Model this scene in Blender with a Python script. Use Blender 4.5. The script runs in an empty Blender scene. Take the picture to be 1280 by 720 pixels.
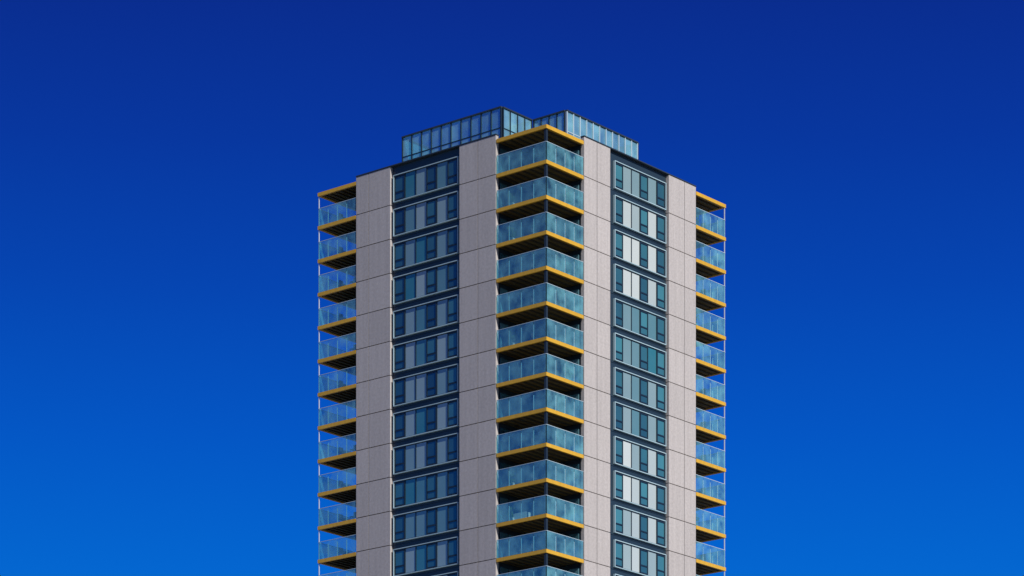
import bpy, math, random
random.seed(7)
scene=bpy.context.scene
F=4070.0; HOR=1650.0
D0=276.0; CX=(683-640)/F*D0; EYE=1.7
ang=math.atan2(0.770,0.638)
ZR=103.08; FH=3.0; NF=33
WX=25.9; WY=26.5
ZOOM=1.0; ZU=640; ZV=360
# ---------------------------------------------------------------- materials
def newmat(name):
    m=bpy.data.materials.new(name); m.use_nodes=True
    nt=m.node_tree; nt.nodes.clear()
    out=nt.nodes.new('ShaderNodeOutputMaterial')
    return m,nt,out
def pbr(name,c1,c2,rough=0.6,scale=3.0,metal=0.0,ior=1.45,bump=0.0,use_rnd=0.5,fine=0.0,streak=0.0,gloss=0.0):
    """colour goes c1..c2 by per-piece random value and noise"""
    m,nt,out=newmat(name)
    p=nt.nodes.new('ShaderNodeBsdfPrincipled')
    p.inputs['Roughness'].default_value=rough; p.inputs['Metallic'].default_value=metal; p.inputs['IOR'].default_value=ior
    tc=nt.nodes.new('ShaderNodeTexCoord')
    nz=nt.nodes.new('ShaderNodeTexNoise'); nz.inputs['Scale'].default_value=scale; nz.inputs['Detail'].default_value=6
    nt.links.new(tc.outputs['Object'],nz.inputs['Vector'])
    at=nt.nodes.new('ShaderNodeAttribute'); at.attribute_name='rnd'
    a=nt.nodes.new('ShaderNodeMix'); a.data_type='FLOAT'; a.inputs[0].default_value=use_rnd
    nt.links.new(nz.outputs['Fac'],a.inputs[2]); nt.links.new(at.outputs['Fac'],a.inputs[3])
    mx=nt.nodes.new('ShaderNodeMix'); mx.data_type='RGBA'
    mx.inputs[6].default_value=(*c1,1); mx.inputs[7].default_value=(*c2,1)
    nt.links.new(a.outputs[0],mx.inputs[0])
    col=mx.outputs[2]
    if fine>0:
        n2=nt.nodes.new('ShaderNodeTexNoise'); n2.inputs['Scale'].default_value=4.5; n2.inputs['Detail'].default_value=3; n2.inputs['Roughness'].default_value=0.8
        nt.links.new(tc.outputs['Object'],n2.inputs['Vector'])
        mr=nt.nodes.new('ShaderNodeMapRange'); mr.inputs[1].default_value=0.3; mr.inputs[2].default_value=0.7
        mr.inputs[3].default_value=1-fine; mr.inputs[4].default_value=1+fine*0.6
        nt.links.new(n2.outputs['Fac'],mr.inputs[0])
        vs=nt.nodes.new('ShaderNodeVectorMath'); vs.operation='SCALE'
        nt.links.new(col,vs.inputs[0]); nt.links.new(mr.outputs[0],vs.inputs['Scale']); col=vs.outputs[0]
    if streak>0:
        mp=nt.nodes.new('ShaderNodeMapping'); mp.inputs['Scale'].default_value=(3.0,3.0,0.12)
        n3=nt.nodes.new('ShaderNodeTexNoise'); n3.inputs['Scale'].default_value=1.0; n3.inputs['Detail'].default_value=4
        nt.links.new(tc.outputs['Object'],mp.inputs[0]); nt.links.new(mp.outputs[0],n3.inputs['Vector'])
        mr=nt.nodes.new('ShaderNodeMapRange'); mr.inputs[1].default_value=0.35; mr.inputs[2].default_value=0.7
        mr.inputs[3].default_value=1; mr.inputs[4].default_value=1-streak
        nt.links.new(n3.outputs['Fac'],mr.inputs[0])
        vs=nt.nodes.new('ShaderNodeVectorMath'); vs.operation='SCALE'
        nt.links.new(col,vs.inputs[0]); nt.links.new(mr.outputs[0],vs.inputs['Scale']); col=vs.outputs[0]
    nt.links.new(col,p.inputs['Base Color'])
    if bump>0:
        b=nt.nodes.new('ShaderNodeBump'); b.inputs['Strength'].default_value=bump; b.inputs['Distance'].default_value=0.02
        nt.links.new(nz.outputs['Fac'],b.inputs['Height']); nt.links.new(b.outputs[0],p.inputs['Normal'])
    if gloss>0:
        gl=nt.nodes.new('ShaderNodeBsdfGlossy'); gl.inputs['Roughness'].default_value=0.03; gl.inputs[0].default_value=(.75,.95,.95,1)
        ms=nt.nodes.new('ShaderNodeMixShader'); ms.inputs[0].default_value=gloss
        nt.links.new(p.outputs[0],ms.inputs[1]); nt.links.new(gl.outputs[0],ms.inputs[2]); nt.links.new(ms.outputs[0],out.inputs[0])
    else: nt.links.new(p.outputs[0],out.inputs[0])
    return m
def glass(name,tint,body,transp,gloss):
    m,nt,out=newmat(name)
    tr=nt.nodes.new('ShaderNodeBsdfTransparent'); tr.inputs[0].default_value=(*tint,1)
    df=nt.nodes.new('ShaderNodeBsdfDiffuse')
    tl=nt.nodes.new('ShaderNodeBsdfTranslucent')
    at=nt.nodes.new('ShaderNodeAttribute'); at.attribute_name='rnd'
    mx=nt.nodes.new('ShaderNodeMix'); mx.data_type='RGBA'
    mx.inputs[6].default_value=(body[0]*.75,body[1]*.75,body[2]*.8,1); mx.inputs[7].default_value=(min(1,body[0]*1.3),min(1,body[1]*1.2),min(1,body[2]*1.15),1)
    nt.links.new(at.outputs['Fac'],mx.inputs[0])
    nt.links.new(mx.outputs[2],df.inputs[0]); nt.links.new(mx.outputs[2],tl.inputs[0])
    ms0=nt.nodes.new('ShaderNodeMixShader'); ms0.inputs[0].default_value=0.35
    nt.links.new(df.outputs[0],ms0.inputs[1]); nt.links.new(tl.outputs[0],ms0.inputs[2])
    tc=nt.nodes.new('ShaderNodeTexCoord'); nz=nt.nodes.new('ShaderNodeTexNoise'); nz.inputs['Scale'].default_value=.9; nz.inputs['Detail'].default_value=3
    nt.links.new(tc.outputs['Object'],nz.inputs['Vector'])
    mr=nt.nodes.new('ShaderNodeMapRange'); mr.inputs[1].default_value=.3; mr.inputs[2].default_value=.7; mr.inputs[3].default_value=transp-.14; mr.inputs[4].default_value=min(.97,transp+.12)
    nt.links.new(nz.outputs['Fac'],mr.inputs[0])
    ms1=nt.nodes.new('ShaderNodeMixShader'); nt.links.new(mr.outputs[0],ms1.inputs[0])
    nt.links.new(ms0.outputs[0],ms1.inputs[1]); nt.links.new(tr.outputs[0],ms1.inputs[2])
    gl=nt.nodes.new('ShaderNodeBsdfGlossy'); gl.inputs['Roughness'].default_value=0.03; gl.inputs[0].default_value=(.9,1,1,1)
    ms2=nt.nodes.new('ShaderNodeMixShader'); ms2.inputs[0].default_value=gloss
    nt.links.new(ms1.outputs[0],ms2.inputs[1]); nt.links.new(gl.outputs[0],ms2.inputs[2])
    nt.links.new(ms2.outputs[0],out.inputs[0])
    return m
M={}
M['panel']=pbr('fibre_cement_panel',(.40,.37,.35),(.47,.435,.41),.75,0.8,bump=.1,use_rnd=.6,fine=.16,streak=.10)
M['core']=pbr('dark_navy_cladding',(.010,.018,.030),(.018,.03,.045),.45,1.0)
M['spandrel']=pbr('spandrel_metal',(.012,.026,.040),(.020,.038,.054),.4,1.0)
M['frame']=pbr('window_surround',(.32,.46,.50),(.40,.54,.58),.4,2.0)
M['dframe']=pbr('dark_window_frame',(.008,.018,.030),(.014,.026,.040),.35,2.0)
M['blind']=pbr('blind_glass_sky_tint',(.02,.15,.17),(.56,.60,.54),.12,.6,ior=1.6,use_rnd=.93,gloss=.08)  # blinds plus reflected sky, the reflection painted into the base colour
M['dglass']=pbr('opening_light_glass',(.008,.025,.04),(.06,.22,.24),.06,.6,ior=1.6,use_rnd=.8,gloss=.07)
M['door']=pbr('balcony_door_glass',(.01,.05,.07),(.12,.26,.30),.06,.5,ior=1.6,use_rnd=.85,gloss=.10)
M['yellow']=pbr('yellow_fascia',(.56,.315,.022),(.66,.38,.03),.4,2.0,fine=.08,streak=.12)
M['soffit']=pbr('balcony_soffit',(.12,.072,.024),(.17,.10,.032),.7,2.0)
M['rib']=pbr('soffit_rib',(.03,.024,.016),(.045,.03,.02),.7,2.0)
M['post']=pbr('dark_steel_post',(.012,.02,.03),(.02,.03,.04),.4,2.0)
M['lpost']=pbr('pale_steel_post',(.45,.50,.55),(.52,.58,.62),.35,2.0)
M['rail']=pbr('handrail_steel',(.35,.45,.5),(.45,.55,.6),.3,2.0)
M['cap']=pbr('parapet_cap',(.02,.03,.04),(.03,.045,.06),.4,2.0)
M['roof']=pbr('roof_membrane',(.12,.12,.12),(.18,.18,.18),.9,.5)
M['plant']=pbr('plant_room_cladding',(.04,.10,.13),(.08,.15,.18),.5,.6)
M['bglass']=glass('balcony_glass',(.66,.95,.97),(.36,.80,.84),.82,.12)
M['pglass']=glass('screen_glass',(.48,.86,.90),(.40,.76,.82),.60,.16)
M['furn']=pbr('furniture_dark',(.02,.02,.025),(.06,.045,.04),.6,3.0)
M['cloth']=pbr('furniture_pale',(.25,.25,.24),(.5,.48,.45),.8,3.0)
M['leaf']=pbr('pot_plant_leaves',(.03,.07,.02),(.07,.12,.03),.7,6.0)
# ---------------------------------------------------------------- builders
tower=bpy.data.objects.new('apartment_tower',None); scene.collection.objects.link(tower)
tower.location=(CX,D0,0); tower.rotation_euler=(0,0,ang)
class MB:
    def __init__(s,name,mat): s.n=name; s.m=mat; s.v=[]; s.f=[]; s.r=[]
    def box(s,x0,x1,y0,y1,z0,z1,r=None):
        x0,x1=min(x0,x1),max(x0,x1); y0,y1=min(y0,y1),max(y0,y1); z0,z1=min(z0,z1),max(z0,z1)
        b=len(s.v); r=random.random() if r is None else r
        s.v+=[(x0,y0,z0),(x1,y0,z0),(x1,y1,z0),(x0,y1,z0),(x0,y0,z1),(x1,y0,z1),(x1,y1,z1),(x0,y1,z1)]
        for q in ((0,3,2,1),(4,5,6,7),(0,1,5,4),(1,2,6,5),(2,3,7,6),(3,0,4,7)):
            s.f.append(tuple(b+i for i in q)); s.r.append(r)
    def quad(s,pts,r=None):
        b=len(s.v); s.v+=list(pts); s.f.append(tuple(range(b,b+len(pts)))); s.r.append(random.random() if r is None else r)
    def make(s,parent=tower):
        me=bpy.data.meshes.new(s.n); me.from_pydata(s.v,[],s.f); me.materials.append(s.m)
        at=me.attributes.new('rnd','FLOAT','FACE'); at.data.foreach_set('value',s.r)
        me.shade_flat()
        o=bpy.data.objects.new(s.n,me); scene.collection.objects.link(o); o.parent=parent
        return o
B={}
def mb(name,mat):
    if name not in B: B[name]=MB(name,M[mat])
    return B[name]
panels=mb('facade_panels','panel'); core=mb('building_core','core'); spand=mb('spandrels','spandrel')
frame=mb('window_surrounds','frame'); dfr=mb('window_frames','dframe')
blind=mb('window_panes','blind'); dgl=mb('opening_windows','dglass'); door=mb('balcony_doors','door')
yel=mb('balcony_fascias','yellow'); sof=mb('balcony_soffits','soffit'); rib=mb('soffit_ribs','rib')
post=mb('corner_posts','post'); lpost=mb('balcony_posts','lpost'); rail=mb('handrails','rail')
cap=mb('parapet_caps','cap'); roof=mb('roof','roof'); plant=mb('plant_room','plant')
bgl=mb('balustrade_glass','bglass'); pgl=mb('roof_screen_glass','pglass')
furn=mb('balcony_furniture','furn'); cloth=mb('balcony_cushions','cloth'); leaf=mb('balcony_plants','leaf')
ZP=103.56
N0,N1=5.57,21.83
R0,R1=5.13,21.33
zb=ZR-FH*NF
core.box(.35,WX-.35,N0+.06,N1-.06,0,ZR+.1)
core.box(R0+.06,R1-.06,.35,N0+.06,0,ZR+.1); core.box(R0+.06,R1-.06,N1-.06,WY-.35,0,ZR+.1)
def face(fn,segs,bay,fr,lo,hi,side):
    def bx(m,t0,t1,d0,d1,z0,z1,r=None):
        a=fn(t0,d0); b=fn(t1,d1); m.box(a[0],b[0],a[1],b[1],z0,z1,r)
    for k in range(1,NF+1):
        z0=ZR-FH*k; z1=z0+FH if k>1 else ZP-.09
        for (t0,t1) in segs:
            bx(panels,t0+.03,t1-.03,0,.35,z0+.035,z1-.035)
        t0,t1=bay
        zt=z0+FH if k>1 else ZP-.09
        bx(spand,t0+.02,t1-.02,.30,.345,z0+.02,zt-.02)
        w0,w1=fr; wz0,wz1=z0+.2,z0+2.6
        th=.065
        bx(frame,w0,w1,.10,.298,wz0,wz0+th); bx(frame,w0,w1,.10,.298,wz1-th,wz1)
        bx(frame,w0,w0+th,.102,.298,wz0+th,wz1-th); bx(frame,w1-th,w1,.102,.298,wz0+th,wz1-th)
        i0,i1=w0+th,w1-th; q0,q1=wz0+th,wz1-th
        # dark inner frame round the whole opening
        bx(dfr,i0+.001,i1-.001,.20,.29,q0+.001,q0+.06); bx(dfr,i0+.001,i1-.001,.20,.29,q1-.06,q1-.001)
        L=i1-i0
        pat='DGGDGD'
        wd=[.165,.165,.165,.165,.17,.17]
        if side=='L': pat=pat[::-1]
        t=i0
        if side=='R': base=.26 if k in (1,5,6,7,8) else .84  # pale blinds, with the sunlit face's brightness put into the pane colour
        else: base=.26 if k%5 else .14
        for c,w in zip(pat,wd):
            a,b=t,t+L*w; t=b
            if c=='G':
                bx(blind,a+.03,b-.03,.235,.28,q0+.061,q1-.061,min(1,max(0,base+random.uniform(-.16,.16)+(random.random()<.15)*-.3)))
                bx(dfr,b-.045,b+.045,.19,.285,q0+.061,q1-.061)
            else:
                f=.10
                bx(dfr,a+.03,a+.03+f,.17,.286,q0+.061,q1-.061); bx(dfr,b-.03-f,b-.03,.17,.286,q0+.061,q1-.061)
                for zz in (q0+.062,q0+.72,q1-.182):
                    bx(dfr,a+.03+f,b-.03-f,.172,.284,zz,zz+.12)
                r=random.uniform(.05,.6) if side=='L' else random.uniform(.3,1)  # opening panes also coloured lighter on the sunlit face
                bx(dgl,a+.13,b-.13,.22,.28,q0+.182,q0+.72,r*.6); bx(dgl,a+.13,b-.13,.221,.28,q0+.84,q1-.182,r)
    for (t0,t1) in segs: bx(panels,t0+.03,t1-.03,0,.35,0.02,zb-.0)
    bx(cap,lo,hi,-.04,.40,ZP-.09,ZP)
    bx(cap,lo+.02,hi-.02,.345,.395,ZR+.1,ZP-.09)
fL=lambda t,d:(d,t); fR=lambda t,d:(t,d); fL2=lambda t,d:(WX-d,t); fR2=lambda t,d:(t,WY-d)
sL=[(N0,7.62),(7.62,9.73),(17.72,20.3),(20.3,N1)]
sR=[(R0,6.95),(6.95,8.83),(17.25,19.6),(19.6,R1)]
face(fL,sL,(9.73,17.72),(9.98,17.5),N0,N1,'L')
face(fL2,sL,(9.73,17.72),(9.98,17.5),N0,N1,'L')
face(fR,sR,(8.83,17.25),(9.62,17.05),R0,R1,'R')
face(fR2,sR,(8.83,17.25),(9.62,17.05),R0,R1,'R')
roof.box(.4,WX-.4,N0+.02,N1-.02,ZR+.1,ZR+.16); roof.box(R0+.02,R1-.02,.4,WY-.4,ZR+.161,ZR+.2)
corners=[(0,0,R0,N0,'front'),(0,WY,R0,N1,'left'),(WX,0,R1,N0,'right'),(WX,WY,R1,N1,'back')]
def chair(x,y,z,rot):
    s=.24
    for dx in (-s,s):
        for dy in (-s,s): furn.box(x+dx-.02,x+dx+.02,y+dy-.02,y+dy+.02,z,z+.44)
    furn.box(x-s-.03,x+s+.03,y-s-.03,y+s+.03,z+.44,z+.50)
    if rot<1: furn.box(x-s-.03,x+s+.03,y+s,y+s+.05,z+.50,z+.98)
    else: furn.box(x+s,x+s+.05,y-s-.03,y+s+.03,z+.50,z+.98)
def table(x,y,z):
    furn.box(x-.05,x+.05,y-.05,y+.05,z+.03,z+.70); furn.box(x-.22,x+.22,y-.22,y+.22,z,z+.03)
    furn.box(x-.42,x+.42,y-.42,y+.42,z+.70,z+.74)
def potplant(x,y,z):
    cloth.box(x-.18,x+.18,y-.18,y+.18,z,z+.4)
    for i in range(60):
        a=random.uniform(0,6.28); rr=random.uniform(0,.4); h=random.uniform(.4,1.3)
        px,py,pz=x+rr*math.cos(a),y+rr*math.sin(a),z+h; s=.1
        leaf.quad([(px-s,py,pz),(px,py-s*.4,pz+s),(px+s,py,pz+.02),(px,py+s*.4,pz-s)])
FT=.31
for (ox,oy,ix,iy,nm) in corners:
    sx=1 if ox==0 else -1; sy=1 if oy==0 else -1
    X=lambda u:ox+sx*u
    Y=lambda v:oy+sy*v
    LX=abs(ix-ox); LY=abs(iy-oy)
    for k in range(0,NF):
        zt=ZR-FH*k; zbm=zt-FT
        yel.box(X(0),X(.10),Y(0),Y(LY-.04),zbm,zt)
        yel.box(X(.10),X(LX-.04),Y(0),Y(.10),zbm,zt)
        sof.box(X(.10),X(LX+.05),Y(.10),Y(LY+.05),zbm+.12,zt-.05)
        n=7
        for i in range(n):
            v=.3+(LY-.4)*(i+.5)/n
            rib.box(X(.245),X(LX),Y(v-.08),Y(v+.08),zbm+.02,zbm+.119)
        yel.box(X(.101),X(LX),Y(.101),Y(.24),zbm+.021,zbm+.118)
        yel.box(X(.101),X(.24),Y(.241),Y(LY),zbm+.022,zbm+.117)
        if k==0: continue
        gh=1.55
        def run(L,along):
            n=4; w=(L-.15)/n
            for i in range(n):
                a=.10+i*w+.025; b=.10+(i+1)*w-.025
                if along=='y': bgl.box(X(.03),X(.05),Y(a),Y(b),zt+.03,zt+gh)
                else: bgl.box(X(a),X(b),Y(.03),Y(.05),zt+.03,zt+gh)
                pb=b+.025
                if i<n-1:
                    if along=='y': lpost.box(X(.055),X(.10),Y(pb-.025),Y(pb+.025),zt,zt+gh-.25)
                    else: lpost.box(X(pb-.025),X(pb+.025),Y(.055),Y(.10),zt,zt+gh-.25)
            if along=='y': rail.box(X(.02),X(.065),Y(.07),Y(L-.03),zt+gh+.001,zt+gh+.04)
            else: rail.box(X(.07),X(L-.03),Y(.02),Y(.065),zt+gh+.001,zt+gh+.04)
        run(LY,'y'); run(LX,'x')
        if nm=='front': post.box(X(.12),X(.34),Y(.12),Y(.34),zt-.05,zt+FH-.20)
        else: lpost.box(X(.06),X(.13),Y(.06),Y(.13),zt-.001,zt+FH-FT-.01)
        n=4
        for i in range(n):
            a=.5+i*(LX-.7)/n; b=.5+(i+1)*(LX-.7)/n
            door.box(X(a+.06),X(b-.06),iy+sy*.02,iy-sy*.065,zt+.15,zt+2.35)
            dfr.box(X(b-.05),X(b+.05),iy+sy*.03,iy-sy*.068,zt+.1,zt+2.45)
            a=.5+i*(LY-.7)/n; b=.5+(i+1)*(LY-.7)/n
            door.box(ix+sx*.02,ix-sx*.065,Y(a+.06),Y(b-.06),zt+.15,zt+2.35)
            dfr.box(ix+sx*.03,ix-sx*.068,Y(b-.05),Y(b+.05),zt+.1,zt+2.45)
        q=random.random()
        if q<.75:
            table(X(1.7),Y(1.6),zt); chair(X(1.0),Y(2.2),zt,0); chair(X(2.4),Y(1.0),zt,2)
        if random.random()<.4: chair(X(.9),Y(3.6),zt,2)
        if random.random()<.35: potplant(X(3.8),Y(.7),zt)
        if random.random()<.3: potplant(X(.6),Y(4.3),zt)
        if random.random()<.12: cloth.box(X(.7),X(1.3),Y(2.8),Y(4.3),zt+.05,zt+.75)
# ---------------- roof screen
PZ0,PZ1=ZR+.25,106.25
px0,px1,py0,py1=1.0,15.4,2.0,17.2; nx,ny=5.2,5.78
def screen(axis,c,t0,t1,n,matl,facing):
    w=(t1-t0)/n
    for i in range(n):
        a=t0+i*w+.05; b=t0+(i+1)*w-.05
        for (z0,z1) in ((PZ0+.05,PZ0+1.05),(PZ0+1.15,PZ1-.14)):
            if axis=='y': pgl.box(c-.02,c+.02,a,b,z0,z1)
            else: pgl.box(a,b,c-.02,c+.02,z0,z1)
    for i in range(n+1):
        t=t0+i*w
        t=min(max(t,t0+.05),t1-.05)
        if axis=='y': matl.box(c-.09,c+.07,t-.045,t+.045,PZ0,PZ1-.12)
        else: matl.box(t-.045,t+.045,c-.09,c+.07,PZ0,PZ1-.12)
    for (z0,z1,m,p) in ((PZ0+1.05,PZ0+1.12,matl,.05),(PZ1-.12,PZ1,cap,.12)):
        if axis=='y': m.box(c-p,c+p,t0,t1,z0,z1)
        else: m.box(t0,t1,c-p,c+p,z0,z1)
screen('y',px0,ny,py1,10,dfr,-1)
screen('x',py0,nx,px1-.13,11,rail,-1)
screen('x',ny,px0+.13,nx-.13,4,dfr,-1)
screen('y',nx,py0+.13,ny-.13,4,dfr,-1)
screen('y',px1,py0,py1,12,dfr,1)
screen('x',py1,px0+.13,px1-.13,12,dfr,1)
plant.box(6.4,14.0,7.0,15.8,ZR+.2,105.2)
plant.box(2.2,5.0,8.0,15.0,ZR+.2,104.4)
for i in range(5): dfr.box(7+i*1.4,7.6+i*1.4,6.93,6.999,ZR+.4,105.0)
for b in list(B.values()):
    if b.f: b.make()
g=MB('ground',pbr('paving',(.16,.16,.155),(.24,.235,.22),.85,.2)); S=6000
g.quad([(-S,-S,0),(S,-S,0),(S,S,0),(-S,S,0)],.5); g.make(None)
# ---------------------------------------------------------------- light
sh=(0.59,-0.8074); el=math.radians(34)
sd=(sh[0]*math.cos(el),sh[1]*math.cos(el),math.sin(el))
from mathutils import Vector
s=bpy.data.lights.new('sun','SUN'); s.energy=5.0; s.angle=math.radians(.5); s.color=(1,.955,.90)
so=bpy.data.objects.new('sun',s); scene.collection.objects.link(so)
so.rotation_euler=Vector(sd).to_track_quat('Z','Y').to_euler(); so.location=(60,-100,200)
w=bpy.data.worlds.new('World'); scene.world=w; w.use_nodes=True; nt=w.node_tree; nt.nodes.clear()
out=nt.nodes.new('ShaderNodeOutputWorld'); bg=nt.nodes.new('ShaderNodeBackground'); bg.inputs[1].default_value=.1
sky=nt.nodes.new('ShaderNodeTexSky'); sky.sky_type='NISHITA'; sky.sun_disc=False; sky.sun_elevation=el
sky.sun_rotation=math.atan2(sh[0],sh[1])
tc=nt.nodes.new('ShaderNodeTexCoord'); nm=nt.nodes.new('ShaderNodeVectorMath'); nm.operation='NORMALIZE'
nt.links.new(tc.outputs['Generated'],nm.inputs[0])
sp=nt.nodes.new('ShaderNodeSeparateXYZ'); nt.links.new(nm.outputs[0],sp.inputs[0])
cr=nt.nodes.new('ShaderNodeValToRGB'); nt.links.new(sp.outputs['Z'],cr.inputs[0])
def lin(c): return tuple(((v/255)/12.92 if v/255<=.04045 else ((v/255+.055)/1.055)**2.4) for v in c)+(1,)
e=cr.color_ramp.elements
e[0].position=0; e[0].color=lin((110,180,240)); e[1].position=1; e[1].color=lin((6,30,100))
for p,c in ((.10,(40,140,228)),(.223,(4,102,208)),(.262,(4,86,196)),(.302,(6,69,177)),(.340,(8,55,159)),(.375,(10,45,143)),(.5,(8,34,115))):
    x=e.new(p); x.color=lin(c)
vs=nt.nodes.new('ShaderNodeVectorMath'); vs.operation='SCALE'; vs.inputs['Scale'].default_value=10
nt.links.new(cr.outputs[0],vs.inputs[0])
dt=nt.nodes.new('ShaderNodeVectorMath'); dt.operation='DOT_PRODUCT'; dt.inputs[1].default_value=(sh[0],sh[1],0)
nt.links.new(nm.outputs[0],dt.inputs[0])
mr=nt.nodes.new('ShaderNodeMapRange'); mr.inputs[1].default_value=-.55; mr.inputs[2].default_value=.9; mr.inputs[3].default_value=0.0; mr.inputs[4].default_value=.08
nt.links.new(dt.outputs['Value'],mr.inputs[0])
mx=nt.nodes.new('ShaderNodeMix'); mx.data_type='RGBA'
nt.links.new(mr.outputs[0],mx.inputs[0]); nt.links.new(vs.outputs[0],mx.inputs[6]); nt.links.new(sky.outputs[0],mx.inputs[7])
nt.links.new(mx.outputs[2],bg.inputs[0]); nt.links.new(bg.outputs[0],out.inputs[0])
# ---------------------------------------------------------------- camera
c=bpy.data.cameras.new('camera'); co=bpy.data.objects.new('camera',c); scene.collection.objects.link(co)
co.location=(0,0,EYE); co.rotation_euler=(math.radians(90),0,0)
c.sensor_width=36; c.lens=F/1280*36*ZOOM; c.shift_y=(HOR-ZV)/1280*ZOOM; c.shift_x=(ZU-640)/1280*ZOOM; c.clip_end=20000; c.clip_start=.5
scene.camera=co
scene.view_settings.view_transform='Standard'; scene.view_settings.look='None'; scene.view_settings.exposure=0
